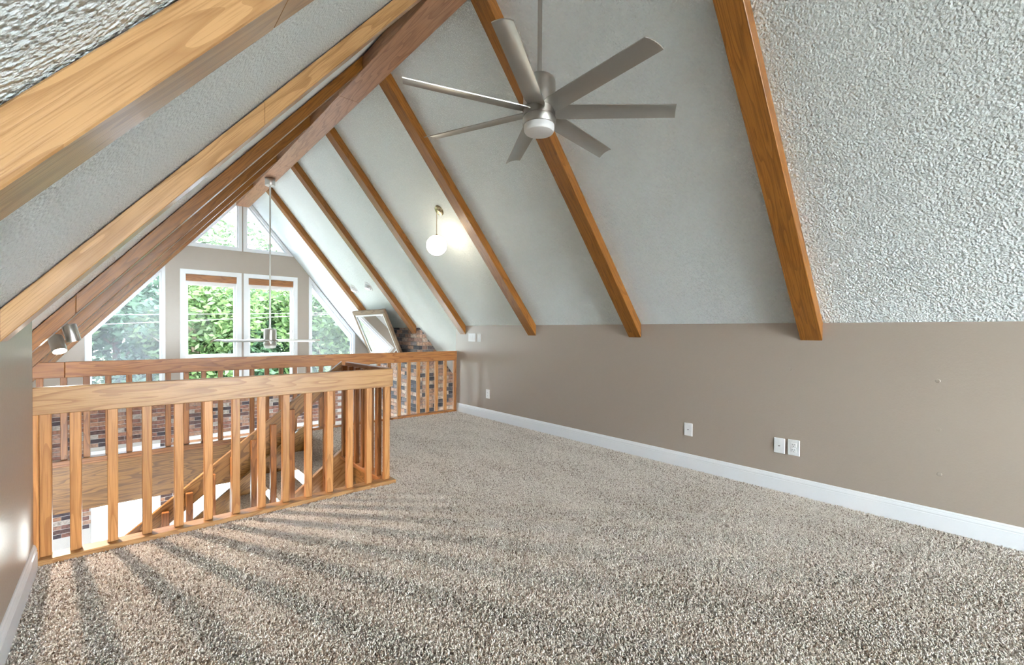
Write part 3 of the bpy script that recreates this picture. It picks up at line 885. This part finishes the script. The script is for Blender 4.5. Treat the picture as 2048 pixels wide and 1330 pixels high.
# ------------------------------------------------------------------ eyeball downlights on the right slope
for (yy, lab) in ((8.165, 'white eyeball downlight set in the right slope, the farther one towards the window gable'),
                  (7.538, 'white eyeball downlight set in the right slope, the nearer one next to the rafter')):
    zc = 1.978; xc = xs_right(zc)
    e = thing('eyeball_downlight', (xc, yy, zc), lab, 'lamp', 'eyeball downlights')
    mw = Matrix.Translation((xc, yy, zc)) @ rot
    bm = bmesh.new(); add_lathe(bm, [(0.060, -0.002), (0.098, -0.002), (0.098, 0.004), (0.090, 0.009), (0.070, 0.010), (0.060, 0.004), (0.060, -0.002)], 32)
    put('trim_ring', bm, WHITE, e, mw, auto=40)
    bm = bmesh.new(); add_lathe(bm, [(0.068, 0.0), (0.068, 0.012), (0.062, 0.032), (0.048, 0.050), (0.044, 0.048), (0.040, 0.028), (0, 0.026)], 32)
    tilt = Matrix.Rotation(math.radians(-28), 4, 'Y')
    eb = put('eyeball', bm, WHITE, e, Matrix.Translation((xc, yy, zc)) @ tilt @ rot, auto=40)
    bm = bmesh.new(); add_lathe(bm, [(0, 0.031), (0.025, 0.031), (0.038, 0.029), (0, 0.027)], 24)
    put('bulb', bm, EYEBULB, eb, Matrix.Translation((xc, yy, zc)) @ tilt @ rot)

# ------------------------------------------------------------------ track spotlights on the left slope
for (c, axis, lit, lab) in ((Vector((-0.345, 4.50, 1.105)), Vector((0.24, -0.52, -0.82)), True, 'lit brushed steel track spotlight by the left wall corner, lamp shining'),
                            (Vector((-0.278, 4.56, 1.185)), Vector((0.22, 0.10, -0.95)), False, 'brushed steel track spotlight by the left wall corner, its lamp hidden')):
    axis.normalize()
    s = thing('track_spotlight', c, lab, 'lamp', 'track spotlights')
    q = axis.to_track_quat('Z', 'X').to_matrix().to_4x4()
    bm = bmesh.new(); add_lathe(bm, [(0, -0.062), (0.036, -0.062), (0.041, -0.056), (0.041, 0.062), (0.037, 0.062), (0.036, 0.040), (0.0, 0.038)], 32)
    sh = put('spot_head', bm, NICKEL, s, Matrix.Translation(c) @ q, auto=40)
    bm = bmesh.new(); add_lathe(bm, [(0, 0.050), (0.020, 0.049), (0.034, 0.044), (0, 0.042)], 24)
    put('bulb', bm, BULB if lit else FROST, sh, Matrix.Translation(c) @ q)
    # knuckle and short stem up to the ceiling
    t0 = c - axis * 0.050
    zc = ZW + SL * (t0.x - 0.02 - XL)
    bm = bmesh.new()
    add_lathe(bm, [(0, 0), (0.007, 0), (0.007, zc - t0.z), (0, zc - t0.z)], 10)
    put('stem', bm, NICKEL, s, Matrix.Translation((t0.x - 0.02, t0.y + 0.02, t0.z)))
    bm = bmesh.new(); bmesh.ops.create_uvsphere(bm, u_segments=14, v_segments=8, radius=0.016)
    put('knuckle', bm, NICKEL, s, Matrix.Translation(t0 + Vector((-0.012, 0.012, 0.002))), True)
    bm = bmesh.new(); add_lathe(bm, [(0, 0), (0.035, 0), (0.035, 0.012), (0.03, 0.018), (0, 0.018)], 24)
    nl = Vector((SL, 0, -1)).normalized().to_track_quat('Z', 'X').to_matrix().to_4x4()
    put('mount_plate', bm, NICKEL, s, Matrix.Translation((t0.x - 0.02, t0.y + 0.02, zc)) @ nl, auto=40)
    if lit:
        ld = D.lights.new('spot_lamp', 'SPOT'); ld.energy = 165; ld.color = (1.0, 0.80, 0.64); ld.spot_size = math.radians(116); ld.spot_blend = 0.8; ld.shadow_soft_size = 0.022
        lo = D.objects.new('spot_lamp', ld)
        link(lo, s, Matrix.Translation(c + axis * 0.066) @ (-axis).to_track_quat('Z', 'X').to_matrix().to_4x4())

# ------------------------------------------------------------------ wall plates on the right wall
def plate(name, y0, y1, z0, z1, label, cat, kind, group=None):
    yc, zc = (y0 + y1) / 2, (z0 + z1) / 2
    p = thing(name, (XR, yc, zc), label, cat, group)
    bm = bmesh.new(); add_box(bm, (-0.003, 0, 0), (0.006, abs(y1 - y0), z1 - z0), 0.0022)
    put('cover_plate', bm, PLASTIC, p, Matrix.Translation((XR, yc, zc)))
    def bit(nm, dy, dz, w, h, d, mat, off=0.006, par=None):
        bm = bmesh.new(); add_box(bm, (0, 0, 0), (d, w, h), min(0.0015, d / 3))
        return put(nm, bm, mat, par or p, Matrix.Translation((XR - off - d / 2 + 0.001, yc + dy, zc + dz)))
    def disc(nm, dy, dz, r, d, mat, par=None):
        bm = bmesh.new(); add_lathe(bm, [(0, 0), (r, 0), (r, d * 0.8), (r * 0.8, d), (0, d)], 16)
        return put(nm, bm, mat, par or p, Matrix.Translation((XR - 0.0055, yc + dy, zc + dz)) @ Matrix.Rotation(-math.pi / 2, 4, 'Y'), auto=40)
    if kind == 'switch3':
        for k in (-1, 0, 1):
            bit('rocker', k * 0.046, 0, 0.033, 0.067, 0.005, PLASTIC)
    elif kind == 'switch1':
        bit('rocker', 0, 0, 0.033, 0.067, 0.005, PLASTIC)
        disc('screw', 0, 0.05, 0.003, 0.002, PLASTIC)
    elif kind == 'duplex':
        for s in (-1, 1):
            r = bit('receptacle', 0, s * 0.0195, 0.034, 0.029, 0.003, PLASTIC)
            for dy in (-0.0065, 0.0065): bit('slot', dy, s * 0.0195 + 0.004, 0.0025, 0.009, 0.0006, DARKHOLE, 0.0085, r)
            disc('ground_hole', 0, s * 0.0195 - 0.008, 0.0026, 0.0036, DARKHOLE, r)
        disc('screw', 0, 0, 0.003, 0.002, PLASTIC)
    elif kind == 'coax':
        r = disc('coax_jack', 0, 0, 0.006, 0.010, NICKEL)
        disc('jack_hole', 0, 0, 0.0035, 0.011, DARKHOLE, r)
        for s in (-1, 1): disc('screw', 0, s * 0.042, 0.003, 0.002, PLASTIC)
    elif kind == 'phone':
        r = bit('jack', 0, 0, 0.014, 0.014, 0.004, PLASTIC)
        bit('jack_opening', 0, 0, 0.008, 0.008, 0.0008, DARKHOLE, 0.0095, r)
        for s in (-1, 1): disc('screw', 0, s * 0.042, 0.003, 0.002, PLASTIC)
    return p
plate('light_switch', 5.160, 5.332, 1.066, 1.182, 'white triple rocker light switch under the rafter at the far wall corner', 'switch', 'switch3')
plate('light_switch', 5.032, 5.112, 1.066, 1.182, 'white single rocker light switch beside the triple switch at the far corner', 'switch', 'switch1')
plate('outlet', 4.822, 4.904, 0.288, 0.412, 'white power outlet low on the wall by the far balustrade', 'outlet', 'duplex')
plate('wall_jack', 1.924, 2.001, 0.298, 0.412, 'white jack plate alone in the middle of the taupe wall', 'wall plate', 'phone')
plate('wall_jack', 1.191, 1.267, 0.298, 0.414, 'white coax plate just left of the duplex outlet, near end of the taupe wall', 'wall plate', 'coax')
plate('outlet', 1.092, 1.172, 0.300, 0.418, 'white duplex outlet beside the coax plate, near end of the taupe wall', 'outlet', 'duplex')

# ------------------------------------------------------------------ outdoors
struct(box_obj('ground', (2, 60, -3.05), (200, 84, 0.2), LAWN))
struct(box_obj('ground', (2, -32, -3.05), (200, 100, 0.2), NEUTRAL_GROUND))
struct(box_obj('patio', (1.7, YG + 2.6, -2.93), (12, 4.4, 0.06), CONCRETE))

def crown_mesh(seed, n, rx, rz, size):
    rnd = random.Random(seed)
    vs, fs = [], []
    blobs = [(rnd.uniform(-.55, .55) * rx, rnd.uniform(-.55, .55) * rx, rnd.uniform(-.65, .75) * rz, rnd.uniform(0.38, 0.6)) for _ in range(13)]
    for _ in range(n):
        bx, by, bz, br = rnd.choice(blobs)
        d = Vector((rnd.gauss(0, 1), rnd.gauss(0, 1), rnd.gauss(0, 1))).normalized() * (rnd.random() ** 0.35)
        p = Vector((bx + d.x * br * rx, by + d.y * br * rx, bz + d.z * br * rz * 0.8))
        a = Vector((rnd.gauss(0, 1), rnd.gauss(0, 1), rnd.gauss(0, .6))).normalized()
        b = a.cross(Vector((rnd.gauss(0, 1), rnd.gauss(0, 1), rnd.gauss(0, 1)))).normalized()
        s = size * rnd.uniform(0.6, 1.3)
        i = len(vs)
        vs += [p - a * s, p + b * s * 0.45, p + a * s, p - b * s * 0.45]
        fs.append((i, i + 1, i + 2, i + 3))
    return vs, fs
crowns = []
for k, (mat, n, rx, rz, size) in enumerate(((LEAF1, 8000, 2.6, 3.4, 0.16), (LEAF2, 8000, 2.9, 3.9, 0.17), (LEAF1, 3600, 2.7, 4.0, 0.16))):
    v, f = crown_mesh(11 + k, n, rx, rz, size)
    me = D.meshes.new('crown'); me.from_pydata(v, [], f); me.materials.append(mat)
    crowns.append(me)
def trunk_mesh():
    bm = bmesh.new()
    add_lathe(bm, [(0.26, 0), (0.18, 0.5), (0.15, 2.0), (0.11, 4.0), (0.05, 6.0), (0, 6.1)], 10)
    for k in range(7):
        a = k * 2.4; z0 = 1.8 + 0.45 * k
        b0 = Vector((0, 0, z0)); b1 = Vector((math.cos(a) * 1.5, math.sin(a) * 1.5, z0 + 1.3))
        n = (b1 - b0).normalized(); u = n.cross(Vector((0, 0, 1))).normalized(); w = n.cross(u)
        r0 = [bm.verts.new(b0 + (u * math.cos(t) + w * math.sin(t)) * 0.06) for t in (0, 1.57, 3.14, 4.71)]
        r1 = [bm.verts.new(b1 + (u * math.cos(t) + w * math.sin(t)) * 0.02) for t in (0, 1.57, 3.14, 4.71)]
        for i in range(4): bm.faces.new((r0[i], r0[(i + 1) % 4], r1[(i + 1) % 4], r1[i]))
    return mesh_from(bm, 'trunk', BARK)
TR = trunk_mesh()
trees = [(-3.0, 22, 0, 1.0), (-0.2, 27, 1, 1.05), (2.4, 24, 0, 0.95), (5.0, 26, 1, 1.0), (7.6, 23, 0, 1.0), (10.4, 27, 1, 1.05),
         (-3.0, 36, 2, 1.6), (4.2, 35, 2, 1.6), (9.6, 37, 2, 1.65), (16.5, 36, 1, 1.4)]
tl = ['bright green leafy tree at the far left edge of the left trapezoid window',
      'cool green tree filling the left trapezoid gable window',
      'bright green tree behind the left sash of the middle gable windows',
      'cool green tree behind the right sash of the middle gable windows',
      'bright green tree filling the right trapezoid gable window',
      'cool green tree at the right edge of the right trapezoid window',
      'tall sparse tree behind the others in the left trapezoid window',
      'tall sparse tree against the sky in the left peak window',
      'tall sparse tree against the sky in the right peak window',
      'tall cool green tree in the back row beyond the right trapezoid window']
for (x, y, k, s), lab in zip(trees, tl):
    t = thing('tree', (x, y, -2.95), lab, 'tree', 'trees beyond the gable windows')
    t.rotation_euler.z = random.uniform(0, 6.28); t.scale = (s, s, s)
    bpy.context.view_layer.update()
    o = D.objects.new('crown', crowns[k]); COL.objects.link(o); o.parent = t; o.location = (0, 0, 3.9)
    o = D.objects.new('trunk', TR); COL.objects.link(o); o.parent = t

def wire(p, q, sag, r, label):
    bm = bmesh.new(); n = 24; rings = []
    p, q = Vector(p), Vector(q)
    for i in range(n + 1):
        t = i / n; c = p.lerp(q, t) - Vector((0, 0, sag * 4 * t * (1 - t)))
        rings.append([bm.verts.new(c + Vector((0, math.cos(a), math.sin(a))) * r) for a in (0, 1.57, 3.14, 4.71)])
    for a, b in zip(rings[:-1], rings[1:]):
        for i in range(4): bm.faces.new((a[i], a[(i + 1) % 4], b[(i + 1) % 4], b[i]))
    return tag(put('utility_wire', bm, WIREM), label, 'wire', 'utility wires outside')
wire((-14, 16, 0.55), (24, 16, 3.6), 0.35, 0.006, 'lower pale utility wire crossing outside the gable windows')
wire((-14, 16.3, 1.20), (24, 16.3, 2.9), 0.25, 0.0045, 'upper thin pale utility wire crossing outside the gable windows')
